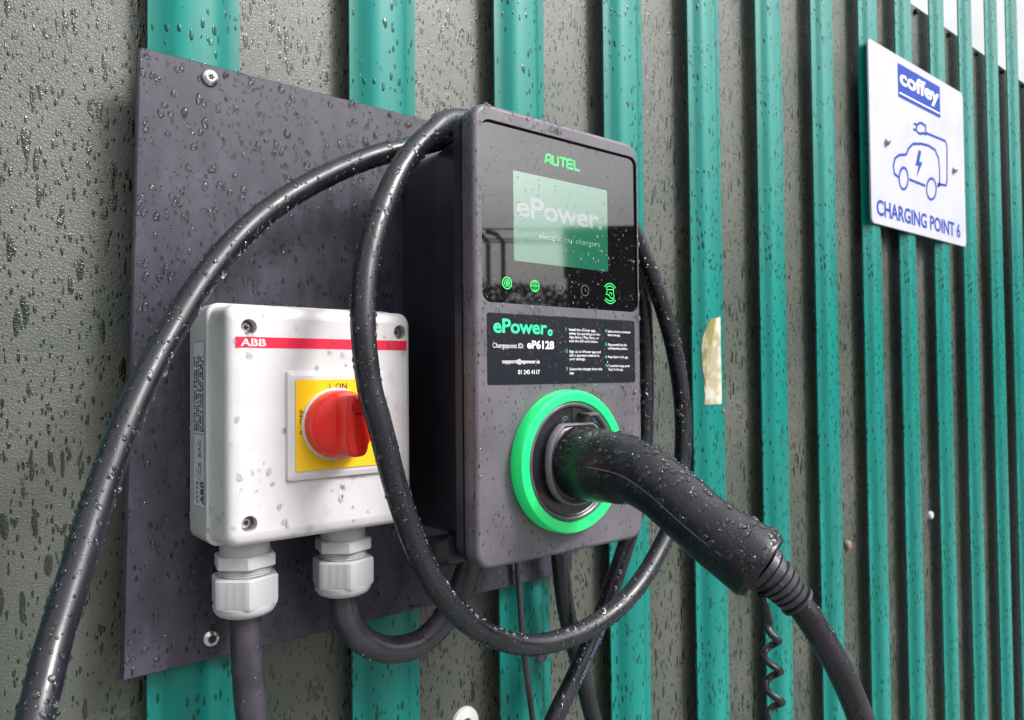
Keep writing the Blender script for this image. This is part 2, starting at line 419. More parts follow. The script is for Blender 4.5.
# bolts along the top of the cladding, beside each pale
mb = MB()
mb.loft([circ(0, 0, .0055, 0, 12), circ(0, 0, .0055, -.003, 12), circ(0, 0, .004, -.0055, 12)])
mb.v = [tuple(Vector(v)+fo) for v in mb.v]
bolt0 = mb.build('bolt', M_BOLT, fence)
for i, x in enumerate(pale_x[9:20]):
    o = bolt0 if i == 0 else bolt0.copy()
    if i: col.objects.link(o); o.parent = fence
    o.location = ((x+.0535)*(Y_CLAD/.5625)+.006-fo.x, -.001, CL_TOP-.012-fo.z)
# torn remains of an old sticker on a pale
mb = MB()
pts = [(703, 343), (711, 338), (719, 335), (724, 320), (725.5, 345), (724, 372), (722, 404), (714, 400), (706, 401), (707, 385), (705, 368)]
lp = [at(x, y, .5612) for x, y in pts]; x5 = pale_x[7]
def on_pale(p):
    u = max(0, min(.065, p.x-x5)); P = [(0, .009), (.007, .0085), (.0115, .0062), (.0155, .0032), (.020, .0010), (.026, .0002), (.0325, 0), (.039, .0002), (.045, .0010), (.0495, .0032), (.0535, .0062), (.058, .0085), (.065, .009)]
    for (a, ya), (b, yb) in zip(P, P[1:]):
        if a <= u <= b: return Vector((p.x, Y_PALE+ya+(yb-ya)*(u-a)/(b-a)-.0005, p.z))
    return p
zs0, zs1 = min(p.z for p in lp), max(p.z for p in lp)
rows = 18; L0 = []
rs = random.Random(3)
for i in range(rows+1):
    t = i/rows; z = zs0+(zs1-zs0)*t
    xl = lp[0].x+.004+(.001)*math.sin(t*9)+.003*(1-t)+(.012*max(0, (t-.8)/.2))+rs.uniform(-.0008, .0008); xr = x5+.0555+.001*math.sin(t*7)+rs.uniform(-.0006, .0006)
    L0.append([on_pale(Vector((xl+(xr-xl)*k/8, 0, z+(.006*(k/8) if i == rows else 0)))) for k in range(9)])
mb.loft(L0, False, False, closed=False)
o = mb.build('sticker_remnant', M_OLD, fence); o['label'] = 'torn cream sticker remnant stuck on a green pale'
def screw(parent, c, r, mat, name='screw', depth=.003, cross=True, n=24):
    """pan head screw facing -Y"""
    x, y, z = c; mb = MB()
    mb.loft([circ(x, z, r, y+.0005, n), circ(x, z, r*.98, y-depth*.35, n), circ(x, z, r*.8, y-depth*.8, n), circ(x, z, r*.5, y-depth, n)])
    s = mb.build(name, mat, parent)
    if cross:
        m2 = MB(); k = r*.5
        star = [(x+k*(1 if i % 2 == 0 else .55)*math.cos(math.pi*i/6), y-depth-.0003, z+k*(1 if i % 2 == 0 else .55)*math.sin(math.pi*i/6)) for i in range(12)]
        sheet(m2, star); m2.build('drive_recess', M_SLOT, s)
    return s
for px, py, mt, nm in ((847, 545, M_RUST, 'rusty round fixing screw'), (930, 515, M_CAP, 'white capped fixing screw')):
    p = at(px, py, Y_CLAD); screw(fence, p, .008, mt, 'fixing_screw', .006, False)['label'] = nm
p = at(541, 655, Y_PALE+.001); screw(fence, p, .0075, M_GREYP, 'fixing_screw', .005, False)
p = at(723, 411, Y_PALE+.008); screw(fence, p, .0025, M_RUST, 'fixing_screw', .002, False)
# white round plastic cap low on the cladding
p = at(463, 722, .590); mb = MB()
mb.loft([circ(p.x, p.z, .016, Y_CLAD, 32), circ(p.x, p.z, .016, .590, 32), circ(p.x, p.z, .0145, .585, 32), circ(p.x, p.z, .006, .583, 32), circ(p.x, p.z, .005, .588, 32)])
capo = mb.build('cable_cap', M_CAP, fence); capo['label'] = 'white round plastic cap fixed low on the cladding'

# ------------------------------------------------------------------ backing board
Yb = .552
TL, BL, BR, TR = at(140, 47, Yb), at(123, 681, Yb), at(572, 571, Yb), None
TR = Vector((BR.x+.012, Yb, TL.z-.002))
board = thing('backing_board', 'dark grey plastic backing board screwed to the pales behind isolator and charger', 'board', (BL.x, Yb+.008, BL.z))
mb = MB()
cs = [Vector(TL), Vector(TR), Vector(BR), Vector(BL)]; cen = sum(cs, Vector())/4
def inset(k, y): 
    return [Vector((q.x-(k if q.x > cen.x else -k), y, q.z-(k if q.z > cen.z else -k))) for q in cs]
mb.loft([inset(0, Y_PALE-.0005), inset(0, Yb+.0006), inset(.0006, Yb)])
bd = mb.build('panel', M_BOARD, board, True, 60)
for q in ((210, 78), (211, 638)):
    screw(board, at(*q, Yb), .0062, M_STEEL, 'screw', .0032)
screw(board, Vector((TR.x-.03, Yb, TR.z-.03)), .0062, M_STEEL, 'screw', .0032)
screw(board, Vector((BR.x-.012, Yb, BR.z+.02)), .0062, M_STEEL, 'screw', .0032)

# ------------------------------------------------------------------ isolator switch box
Y0 = .480
bTL, bBR = at(229, 305, Y0), at(410, 317, Y0)
bx0, bx1 = bTL.x-.001, bBR.x+.001; bz1 = bTL.z+.0005; bz0 = at(231, 549, Y0).z
iso = thing('isolator_switch', 'light grey isolator box with red rotary knob on yellow plate', 'switch box', ((bx0+bx1)/2, Yb, bz0))
mb = MB()
mb.loft([rr(bx0-.002, bx1+.002, bz0-.002, bz1+.002, .007, Yb-.0008), rr(bx0-.0035, bx1+.0035, bz0-.0035, bz1+.0035, .008, .546), rr(bx0-.0035, bx1+.0035, bz0-.0035, bz1+.0035, .008, .5105), rr(bx0-.0025, bx1+.0025, bz0-.0025, bz1+.0025, .007, .5095)])
base_o = mb.build('enclosure_base', M_BOX, iso, True, 30)
mb = MB()
mb.loft([rr(bx0-.0015, bx1+.0015, bz0-.0015, bz1+.0015, .007, .5092), rr(bx0-.001, bx1+.001, bz0-.001, bz1+.001, .007, .5078), rr(bx0-.0005, bx1+.0005, bz0-.0005, bz1+.0005, .0075, .4875), rr(bx0, bx1, bz0, bz1, .008, .4848), rr(bx0+.0012, bx1-.0012, bz0+.0012, bz1-.0012, .0075, .4822), rr(bx0+.004, bx1-.004, bz0+.004, bz1-.004, .006, .4805), rr(bx0+.008, bx1-.008, bz0+.008, bz1-.008, .004, .480)], True, True)
lid = mb.build('lid', M_BOX, iso, True, 50)
hx0, hx1, hz0, hz1 = at(249, 327, Y0).x, at(400, 334, Y0).x, at(243, 525, Y0).z, at(249, 327, Y0).z
hz0 += 0
holes = [(hx0, hz1), (hx1, hz1), (hx0, hz0), (hx1, hz0)]
mb = MB()
for x, z in holes: mb.loft([circ(x, z, .0052, Y0-.004, 28), circ(x, z, .0052, Y0+.009, 28)])
cut = mb.build('cut', M_BOX, iso)
bo = lid.modifiers.new('b', 'BOOLEAN'); bo.operation = 'DIFFERENCE'; bo.object = cut; bo.solver = 'EXACT'
bpy.context.view_layer.update()
nm = bpy.data.meshes.new_from_object(lid.evaluated_get(bpy.context.evaluated_depsgraph_get())); lid.modifiers.clear(); lid.data = nm
for p in nm.polygons: p.use_smooth = True
nm.set_sharp_from_angle(angle=R(50))
for p in nm.polygons:
    if abs(p.normal.y) > .9999: p.use_smooth = False
bpy.data.objects.remove(cut)
for x, z in holes: screw(iso, (x, Y0+.0088, z), .0044, M_STEEL, 'lid_screw', .003)
s0, s1 = at(235.5, 336.5, Y0), at(406.5, 352.2, Y0); sz1, sz0 = s0.z, at(236, 347.5, Y0).z
mb = MB(); sheet(mb, rr(s0.x, s1.x, sz0, sz1, .0002, Y0-.00018, 1)); stp = mb.build('red_stripe', M_STRIPE, iso, False)
mb = MB(); text(mb, 'ABB', s0.x+.0032, sz0+.0012, (sz1-sz0)*.66, Y0-.00032, .02, width=.0165)
# the thin cross-lines through the lettering
stroke(mb, [(s0.x+.0005, sz1+.00001), (s0.x+.0006, sz1+.00001)], .00001, Y0-.00032)
mb.build('lettering', M_WPRINT, stp, False)
mb = MB()
for dx in (.0053, .0108, .0163): stroke(mb, [(s0.x+dx+.0006, sz0), (s0.x+dx+.0006, sz1)], .0003, Y0-.00042)
stroke(mb, [(s0.x+.003, (sz0+sz1)/2), (s0.x+.021, (sz0+sz1)/2)], .0003, Y0-.00042); mb.build('logo_gap', M_STRIPE, stp, False)
# switch escutcheon
kc = at(332, 424.5, Y0); yz1, yz0 = at(293, 380, Y0).z, at(293, 471.5, Y0).z; hw = (yz1-yz0)/2; kz = (yz0+yz1)/2; yx0 = at(293.3, 425, Y0).x; kx = yx0+hw-.002
mb = MB(); e = .0078
mb.loft([rr(yx0-e+.002, kx+hw+.002+e, yz0-.0062, yz1+.0062, .002, Y0+.0002), rr(yx0-e+.003, kx+hw+.002+e-.001, yz0-.0058, yz1+.0058, .002, Y0-.0026), rr(yx0-.0025, kx+hw+.002+.0025, yz0-.0025, yz1+.0025, .001, Y0-.0036)])
esc = mb.build('switch_bezel', M_BOX, iso, True, 30)
mb = MB(); mb.loft([rr(yx0, kx+hw+.002, yz0, yz1, .0006, Y0-.0036), rr(yx0, kx+hw+.002, yz0, yz1, .0006, Y0-.0044)])
yp = mb.build('yellow_plate', M_YEL, iso, True, 30)
mb = MB(); yy = Y0-.0046
text(mb, 'I  ON', kx+.002, yz1-.0062, .0036, yy, .01, align='CENTER', width=.013)
mb.build('lettering', M_INK, yp, False); mb = MB()
text(mb, '0  OFF', -.006, 0, .0030, yy, .01, width=.017, fn=lambda p: (yx0+.0055-p[2], yy, kz+p[0]))
stroke(mb, [(yx0+.0072, kz+.002), (yx0+.0072, kz+.009)], .0018, yy)
mb.build('lettering', M_INK, yp, False)
# knob
mb = MB(); mb.loft([circ(kx, kz, .0248, Y0-.0044), circ(kx, kz, .0248, Y0-.0058), circ(kx, kz, .0238, Y0-.006)])
mb.build('knob_ring', M_WHITE, iso)
kr = .0232; ky = Y0-.006
def sup(cx, cz, a, b, p, y, n=48):
    out = []
    for i in range(n):
        t = 2*math.pi*i/n; c_, s_ = math.cos(t), math.sin(t)
        out.append((cx+a*math.copysign(abs(c_)**(2/p), c_), y, cz+b*math.copysign(abs(s_)**(2/p), s_)))
    return out
mb = MB()
mb.loft([sup(kx, kz, kr, kr, 2, ky), sup(kx, kz, kr, kr, 2, ky-.0095), sup(kx, kz, kr*.98, kr*.98, 2, ky-.0118), sup(kx, kz, kr*.93, kr*.94, 2, ky-.0132), sup(kx, kz, kr*.70, kr*.92, 2.2, ky-.0150), sup(kx, kz, .0112, .0212, 2.8, ky-.0172), sup(kx, kz, .0098, .0210, 3.2, ky-.0190)], True, True)
mb.build('knob', M_RED, iso, True, 60)
mb = MB(); g_ = ky-.0225
mb.loft([sup(kx, kz, .0095, .0209, 3.4, ky-.0188), sup(kx, kz, .0088, .0207, 3.6, g_), sup(kx, kz, .0080, .0205, 3.8, g_-.0060), sup(kx, kz, .0074, .0198, 3.8, g_-.0088), sup(kx, kz, .0060, .0185, 3.4, g_-.0098), sup(kx, kz, .003, .0150, 3, g_-.0100)])
# small lock tab and groove on the grip
mb.build('knob_grip', M_RED, iso, True, 60)
mb = MB(); mb.loft([sup(kx, kz+.0125, .0046, .0042, 4, g_-.0095, 24), sup(kx, kz+.0125, .0043, .0039, 4, g_-.0112, 24)]); mb.build('lock_tab', M_RED, iso)
mb = MB()
stroke(mb, [(kx+(.0050)*math.cos(R(a)), kz+.0125+.0046*math.sin(R(a))) for a in range(0, 361, 20)], .0005, g_-.0102); mb.build('tab_gap', M_SLOT, iso, False)
# rating sticker on the left side of the base
lx = bx0-.0035-.0002; ly0, ly1 = .5135, .5380; lz1, lz0 = at(205, 340, .526).z, at(205, 508, .526).z
mb = MB(); mb.add([(lx, ly0, lz0), (lx, ly1, lz0), (lx, ly1, lz1), (lx, ly0, lz1)], [(0, 1, 2, 3)]); rl = mb.build('rating_sticker', M_PAPER, iso, False)
mb = MB(); rs = random.Random(5); X = lx-.00015
def side(p): # text laid running upwards on the side face: local x -> z, local z -> -y... reads bottom to top
    return (X, ly0+.0035+p[2], p[0])
def strokes_side(y0, y1, z0, z1): mb.add([(X, y0, z0), (X, y1, z0), (X, y1, z1), (X, y0, z1)], [(0, 1, 2, 3)])
Hh = lz1-lz0
text(mb, 'ABB', lz0+.004, -.001+.0, .0062, 0, .02, fn=side, width=.015)
text(mb, 'OT25', lz0+.004, .010, .0050, 0, .0, fn=side, width=.014)
text(mb, 'CE  EAC', lz0+.024, .004, .0060, 0, .0, fn=side, width=.022)
for k, s_ in enumerate(('Enclosed switch IEC 60947-3', 'Ui 750 V  Uimp 8 kV  Ith 25 A', 'AC-21A 415 V 25 A  AC-23A 9 kW', 'IP65  Type 1 3R 12  50/60 Hz', 'Cu 0.75-10 mm2  0.8 Nm  PZ1')):
    text(mb, s_, lz0+.052, -.001+k*.0043, .0029, 0, .045, fn=side, width=Hh-.066+(k % 3)*.002)
for yq in (ly0+.0004, ly1-.0006): strokes_side(yq, yq+.0003, lz0+.001, lz1-.001)
for zq in (lz0+.001, lz0+.05, lz1-.012, lz1-.0013): strokes_side(ly0+.0005, ly1-.0005, zq, zq+.0003)
mb.build('lettering', M_INK, rl, False)

# cable glands (parts of the isolator)
def gland(px, ptop):
    c0 = at(px, ptop, .516); x, y = c0.x, c0.y; zt = c0.z-.0015
    G = bpy.data.objects.new('cable_gland', None); col.objects.link(G); G.parent = iso
    G.location = Vector((x, y, zt))-Vector(iso['_o']); G['_o'] = (x, y, zt); G.empty_display_size = .01
    cz = lambda r, z, n=24, ph=.3: [(x+r*math.cos(2*math.pi*i/n+ph), y+r*math.sin(2*math.pi*i/n+ph), z) for i in range(n)]
    def hexl(r, z, ph=.3, n=6):
        out = []
        for k in range(6):
            a, b = [Vector((r*math.cos(math.pi/3*(k+q)+ph), r*math.sin(math.pi/3*(k+q)+ph), 0)) for q in (0, 1)]
            for t in (.04, .33, .66, .96): out.append(Vector((x, y, z))+a.lerp(b, t))
        return out
    mb = MB(); mb.loft([hexl(.0205, zt+.0008), hexl(.0215, zt), hexl(.0215, zt-.0072), hexl(.0205, zt-.0080)]); mb.loft([cz(.0165, zt+.012), cz(.0165, zt)]); mb.build('lock_nut', M_GLAND, G, True, 20)
    mb = MB(); lp = []
    for k in range(9): lp.append(cz(.0172 if k % 2 else .0162, zt-.0078-k*.0007, 32))
    mb.loft(lp); mb.build('thread', M_GLAND, G, True, 70)
    mb = MB(); z1 = zt-.0135
    def nutl(r, z, e):
        out = []
        for i in range(72):
            a = 2*math.pi*i/72+.3; hx = math.cos(math.pi/6)/math.cos((a-.3) % (math.pi/3)-math.pi/6)
            q = r*min(hx, .985)*(1-(.012 if (i % 3 == 0 and e) else 0)); out.append((x+q*math.cos(a), y+q*math.sin(a), z))
        return out
    mb.loft([nutl(.0222, z1, 0), nutl(.0236, z1-.0012, 1), nutl(.0236, z1-.0175, 1), nutl(.0226, z1-.0198, 0)]); mb.build('dome_nut', M_GLAND, G, True, 20)
    mb = MB(); z2 = z1-.0197
    mb.loft([cz(.0208, z2, 40), cz(.0204, z2-.003, 40), cz(.0185, z2-.0058, 40), cz(.0150, z2-.0075, 40), cz(.0112, z2-.0078, 40)]); mb.build('dome', M_GLAND, G, True, 60)
    return Vector((x, y, z2-.004))
ga = gland(245, 551); gb = gland(343, 536)

# ------------------------------------------------------------------ supply cables out of the glands
mb = MB(); tube(mb, spline([ga+Vector((0, 0, .012)), ga, at(246.5, 650, .514), at(252, 720, .512), at(262, 800, .505), at(262, 900, .5)]), .0104, 24, wob=.03)
c1 = tag(mb.build('supply_cable', M_RUBM, None), 'matt dark grey cable hanging straight down from the left gland', 'cable', 'supply cables out of the isolator box')
chz0 = .42
mb = MB(); tube(mb, spline([gb+Vector((0, 0, .012)), gb, at(344, 612, .514), at(357, 636, .513), at(388, 650, .512), at(422, 642, .51), at(447, 616, .507), at(462, 586, .503), at(472, 555, .50), at(474, 530, .50)]), .0102, 24, wob=.03)
c2 = tag(mb.build('supply_cable', M_RUBM, None), 'matt dark grey cable curving from the right gland up under the charger', 'cable', 'supply cables out of the isolator box')

# ------------------------------------------------------------------ EV charger
Yf = .420
fx0, fx1 = at(475, 340, Yf).x, at(641, 340, Yf).x
fz1 = at(495, 104, Yf).z-.001; fz0 = at(478, 572.5, Yf).z
print('charger', fx0, fx1, fz0, fz1)
ch = thing('ev_charger', 'grey wall charger with glossy black display and glowing green socket ring', 'charger', ((fx0+fx1)/2, Yb, fz0))
cr = .0135
gx0, gx1 = at(481.5, 200, Yf).x, at(637, 200, Yf).x; gz1, gz0 = at(482, 117, Yf).z, at(482, 302, Yf).z
mb = MB()
mb.loft([rr(fx0+.0006, fx1-.0006, fz0+.0006, fz1-.0006, cr, .4345), rr(fx0, fx1, fz0, fz1, cr, .4335), rr(fx0, fx1, fz0, fz1, cr, .4235), rr(fx0+.0003, fx1-.0003, fz0+.0003, fz1-.0003, cr, .4219), rr(fx0+.0014, fx1-.0014, fz0+.0014, fz1-.0014, cr-.001, .4205), rr(fx0+.003, fx1-.003, fz0+.003, fz1-.003, cr-.002, Yf), rr(gx0, gx1, gz0, gz1, .008, Yf), rr(gx0+.0003, gx1-.0003, gz0+.0003, gz1-.0003, .008, Yf+.0006)], True, False)
front = mb.build('front_housing', M_FACE, ch, True, 40)
mb = MB(); mb.loft([rr(gx0+.0003, gx1-.0003, gz0+.0003, gz1-.0003, .008, Yf+.0006), rr(gx0+.0003, gx1-.0003, gz0+.0003, gz1-.0003, .008, Yf+.0026)], False, True)
mb.build('glass_gasket', M_GASKET, ch, True, 40)
Yg = Yf+.0018
mb = MB(); mb.loft([rr(gx0+.0006, gx1-.0012, gz0+.0006, gz1-.0016, .0075, Yf+.0024), rr(gx0+.0006, gx1-.0012, gz0+.0006, gz1-.0016, .0075, Yg+.0001), rr(gx0+.0008, gx1-.0014, gz0+.0008, gz1-.0018, .0074, Yg)])
gl = mb.build('glass_panel', M_GLASS, ch, True, 30)
# LCD
a, b = at(513, 170, Yg), at(608, 270, Yg); sx0, sx1, sz1_, sz0_ = a.x, b.x, (at(513, 170, Yg).z+at(608, 191, Yg).z)/2, (at(512, 262, Yg).z+at(607, 270, Yg).z)/2
mb = MB(); sheet(mb, rr(sx0, sx1, sz0_, sz1_, .0003, Yg-.00006, 1)); scn = mb.build('screen', M_SCREEN, gl, False)
mb = MB(); text(mb, 'ePower.', at(516, 200, Yg).x, at(516, 215, Yg).z, .0150, Yg-.00012, .022, width=at(602, 220, Yg).x-at(516, 200, Yg).x, sp=.95)
mb.build('lettering', M_SCRTXT, gl, False)
mb = MB(); text(mb, 'electric car chargers', at(560, 240, Yg).x-.022, at(560, 240, Yg).z-.001, .0042, Yg-.00012, 0, width=.066)
mb.build('lettering', M_SCRTXT2, gl, False)
# maker's name
mb = MB(); A0, A1 = at(545, 158, Yg), at(581, 168, Yg); aw = (A1.x-A0.x); zb = at(545, 162.5, Yg).z; ah = .0066; lw = .0014
u_ = aw/5.35; y_ = Yg-.00012
def S(ox, pts, cl=False): stroke(mb, [(A0.x+(ox+p[0]*.85)*u_, zb+p[1]*ah) for p in pts], lw, y_, cl)
S(0, [(0, 0), (.25, .85), (.4, 1), (.85, 1), (.95, .85), (.95, 0)]); S(0, [(.2, .35), (.95, .35)])
S(1.08, [(0, 1.05), (0, .15), (.15, 0), (.8, 0), (.95, .15), (.95, 1.05)])
S(2.16, [(0, 1), (1, 1)]); S(2.16, [(.5, 1), (.5, 0)])
S(3.24, [(.95, 1), (.1, 1), (0, .9), (0, .1), (.1, 0), (.95, 0)]); S(3.24, [(0, .5), (.9, .5)])
S(4.32, [(0, 1.05), (0, .1), (.1, 0), (.95, 0)])
mb.build('lettering', M_LED, gl, False)
# status icons
def cst(mb, c, r, wd, y, a0=0, a1=360, n=20):
    stroke(mb, [(c.x+r*math.cos(R(a0+(a1-a0)*i/n)), c.z+r*math.sin(R(a0+(a1-a0)*i/n))) for i in range(n if a1-a0 == 360 else n+1)], wd, y, a1-a0 == 360)
c_ = at(507, 283, Yg); mbg = MB(); cst(mbg, c_, .0042, .0007, y_); cst(mbg, c_, .0024, .0005, y_); cst(mbg, c_, .0008, .0008, y_, n=10); mbg.build('lit_icon', M_LED, gl, False)
c_ = at(534.8, 286, Yg); mbg = MB(); cst(mbg, c_, .0042, .0006, y_)
stroke(mbg, [(c_.x-.0038, c_.z), (c_.x+.0038, c_.z)], .0004, y_); stroke(mbg, [(c_.x, c_.z-.0038), (c_.x, c_.z+.0038)], .0004, y_-.00002)
stroke(mbg, [(c_.x-.0020*math.cos(R(t)), c_.z+.0038*math.sin(R(t))) for t in range(0, 360, 24)], .0003, y_-.00004, True)
mbg.build('lit_icon', M_LED, gl, False)
for q in ((560, 288), (585, 290.5)):
    mbw = MB(); c_ = at(*q, Yg); cst(mbw, c_, .0042, .0004, y_); stroke(mbw, [(c_.x, c_.z+.0018), (c_.x, c_.z), (c_.x+.0016, c_.z-.001)], .0004, y_); mbw.build('unlit_icon', M_ICON, gl, False)
c_ = at(610, 293.5, Yg); mbg = MB()
for r_ in (.0062, .0082): cst(mbg, c_, r_, .0006, y_, 38, 142, 10); cst(mbg, c_, r_, .0006, y_, 218, 322, 10)
stroke(mbg, [(c_.x-.0036, c_.z+.0032), (c_.x+.0040, c_.z+.0032), (c_.x+.0040, c_.z+.0004), (c_.x+.0048, c_.z-.002), (c_.x+.003, c_.z-.0042), (c_.x+.0004, c_.z-.0036), (c_.x-.0012, c_.z-.0014), (c_.x-.0044, c_.z-.0008), (c_.x-.0036, c_.z+.001)], .0006, y_, True)
stroke(mbg, [(c_.x-.001, c_.z+.0004), (c_.x+.0018, c_.z+.0004), (c_.x+.0018, c_.z-.0014)], .0005, y_)
mbg.build('lit_icon', M_LED, gl, False)
# information sticker
lx0, lx1 = at(487, 340, Yf).x, at(634.5, 340, Yf).x; lz1_, lz0_ = at(487, 312.3, Yf).z, at(487, 385, Yf).z
mb = MB(); yl = Yf-.0003
mb.loft([rr(lx0, lx1, lz0_, lz1_, .002, Yf+.0002), rr(lx0, lx1, lz0_, lz1_, .002, yl)]); info = mb.build('information_sticker', M_STICK, ch, True, 30)
LW = lx1-lx0; LH = lz1_-lz0_; yt = yl-.00008
F = lambda u, v: (lx0+LW*u, lz1_-LH*v)
def tx(mb, s, u, v, h, u1=None, **k):
    x, z = F(u, v); text(mb, s, x, z, h, yt, width=(LW*(u1-u) if u1 else None), **k)
mb = MB(); tx(mb, 'ePower', .035, .27, .0100, .365, bold=.022, sp=.98)
xq, zq = F(.385, .245); cst(mb, Vector((xq, 0, zq)), .0017, .0016, yt, n=14)
mb.build('lettering', M_MINT, info, False)
mb = MB()
tx(mb, 'Chargepoint ID:', .03, .485, .0036, .215); tx(mb, 'eP6128', .238, .485, .0058, .41, bold=.03)
tx(mb, 'support@epower.ie', .085, .70, .0030, .315, bold=.012); tx(mb, '01 245 4117', .18, .855, .0032, .315, bold=.01)
mb.build('lettering', M_WPRINT, info, False); mb = MB()
rows = [(.205, 'Install the ePower app,', .70), (.262, 'either by searching on the', .73), (.318, 'App Store / Play Store, or', .725), (.375, 'scan the QR code below.', .715), (.535, 'Sign up to ePower app and', .735), (.592, 'add a payment method to', .725), (.648, 'your settings.', .625), (.800, 'Select this charger from the', .745), (.857, 'app.', .545)]
for v, s_, u1 in rows: tx(mb, s_, .513, v, .0020, u1, bold=.012)
mb.build('lettering', M_WPRINT, info, False); mb = MB()
rows = [(.205, 'Select unlock to commence', .965), (.262, 'from the app.', .885), (.415, 'Plug yourself into the', .935), (.472, 'corresponding socket.', .935), (.61, "Press 'Start' in the app.", .945), (.75, 'To end the charge, press', .955), (.807, "'Stop' in the app.", .905)]
for v, s_, u1 in rows: tx(mb, s_, .79, v, .0020, u1, bold=.012)
mb.build('lettering', M_WPRINT, info, False)
mb = MB()
for u, v, s_ in ((.49, .205, '1'), (.49, .535, '2'), (.49, .80, '3')): tx(mb, s_, u, v, .0024, bold=.02)
mb.build('lettering', M_MINT, info, False); mb = MB()
for u, v, s_ in ((.77, .205, '4'), (.77, .415, '5'), (.77, .61, '6'), (.77, .75, '7')): tx(mb, s_, u, v, .0024, bold=.02)
mb.build('lettering', M_MINT, info, False)
# green light ring: centre and radii
rc = at(575, 461.5, .409); rcx, rcz = rc.x, rc.z
RO = .0542; RI = .0452
print('ring', rcx, rcz, RO, RI)
mb = MB()
mb.loft([circ(rcx, rcz, RO*.99, Yf+.0002, 96), circ(rcx, rcz, RO, Yf-.0012, 96), circ(rcx, rcz, RO*.995, Yf-.0095, 96), circ(rcx, rcz, RO*.975, Yf-.0115, 96), circ(rcx, rcz, RO*.955, Yf-.0118, 96), circ(rcx, rcz, RI*1.015, Yf-.0115, 96), circ(rcx, rcz, RI, Yf-.0105, 96), circ(rcx, rcz, RI, Yf+.0002, 96)], False, False)
mb.build('light_ring', M_RING, ch, True, 40)
mb = MB()
mb.loft([circ(rcx, rcz, RI-.0002, Yf+.0002, 96), circ(rcx, rcz, RI-.0002, Yf-.0098, 96), circ(rcx, rcz, RI-.0012, Yf-.0106, 96), circ(rcx, rcz, RI-.003, Yf-.0104, 96), circ(rcx, rcz, RI-.0042, Yf-.0088, 96)], False, False)
mb.build('socket_lip', M_LIP, ch, True, 60)
mb = MB()
mb.loft([circ(rcx, rcz, RI-.0041, Yf-.0088, 96), circ(rcx, rcz, RI-.0050, Yf-.0078, 96), circ(rcx, rcz, RI-.010, Yf-.0078, 96), circ(rcx, rcz, .001, Yf-.0078, 96)], False, True)
sk = mb.build('socket', M_SOCK, ch, True, 60)
# latch notch with grey lever, at the top of the socket
nx, nz_ = at(579, 414, .414).x, at(579, 414, .414).z
mb = MB(); mb.loft([rr(nx-.0092, nx+.0092, nz_-.008, nz_+.0065, .001, Yf-.0079, 2), rr(nx-.0092, nx+.0092, nz_-.008, nz_+.0065, .001, Yf-.0084, 2)], True, True)
mb.build('latch_slot', M_GASKET, sk)
mb = MB(); mb.box((nx-.0035, Yf-.021, nz_-.0005), (nx+.0075, Yf-.0084, nz_+.0012)); mb.build('latch_lever', M_GREYP, sk, True)
M_TEAL = MT('icon_teal', (.10, .22, .26), .4).m
for sx in (-1, 1):
    mb = MB(); q = Vector((nx+sx*.0165, 0, nz_-.004)); cst(mb, q, .0028, .0005, Yf-.0081, 20, 300, 12); stroke(mb, [(q.x-.001, q.z), (q.x+.001, q.z+.001)], .0006, Yf-.0081)
    mb.build('socket_icon', M_TEAL, sk, False)
# shells behind the front
mb = MB(); q = .0005
mb.loft([rr(fx0+.0035, fx1-.0035, fz0+.0035, fz1-.0035, cr, .434), rr(fx0+.0035, fx1-.0035, fz0+.0035, fz1-.0035, cr, .4365), rr(fx0+.0008, fx1-.0008, fz0+.0008, fz1-.0008, cr, .4372), rr(fx0+.0012, fx1-.0012, fz0+.0012, fz1-.0012, cr, .4460), rr(fx0+.004, fx1-.004, fz0+.004, fz1-.004, cr, .4485)])
mb.build('rear_shell', M_SHELL, ch, True, 30)
ix = .012
mb = MB(); mb.loft([rr(fx0+.006, fx1-.006, fz0+.006, fz1-.006, .012, .4484), rr(fx0+ix, fx1-ix, fz0+.012, fz1-.012, .012, .463), rr(fx0+.020, fx1-.020, fz0+.012, fz1-.012, .012, .502), rr(fx0+.022, fx1-.022, fz0+.012, fz1-.012, .012, Yb-.0008)])
mb.build('rear_body', M_SHELL, ch, True, 30)
# cable hook lip under the lower left corner
mb = MB(); hx = fx0+.004
mb.loft([rr(hx-.006, hx+.018, fz0+.000, fz0+.02, .003, .452), rr(hx-.008, hx+.020, fz0-.004, fz0+.016, .004, .462), rr(hx-.008, hx+.022, fz0-.004, fz0+.016, .004, .476), rr(hx-.004, hx+.020, fz0+.000, fz0+.014, .003, .486)])
mb.build('cable_inlet', M_SHELL, ch, True, 40)

# ------------------------------------------------------------------ plug and charging cable
plug = thing('charging_cable', 'black charging cable looped round the charger with its curved plug in the green ringed socket', 'cable', (rcx, .35, rcz))
# collar
mb = MB(); N_ = 64
def D_loop(y, a, b, cx=rcx, cz=rcz, p=2.25, top=.90):
    out = []
    for i in range(N_):
        t = 2*math.pi*i/N_; c_, s_ = math.cos(t), math.sin(t)
        z = b*math.copysign(abs(s_)**(2/p), s_)
        if z > b*top: z = b*top
        out.append((cx+a*math.copysign(abs(c_)**(2/p), c_), y, cz+z))
    return out
mb.loft([D_loop(Yf-.0077, .0285, .0305), D_loop(Yf-.0105, .0290, .0312), D_loop(Yf-.0112, .0305, .0325), D_loop(Yf-.0150, .0303, .0323), D_loop(Yf-.0162, .0288, .0308), D_loop(Yf-.0140, .0268, .0285)], False, False)
mb.build('plug_collar', M_GREYP, plug, True, 50)
mb = MB(); mb.loft([circ(rcx, rcz, .0295, Yf-.0056), circ(rcx, rcz, .0295, Yf-.014), circ(rcx, rcz, .027, Yf-.0152)]); mb.build('plug_face', M_SOCK, plug)
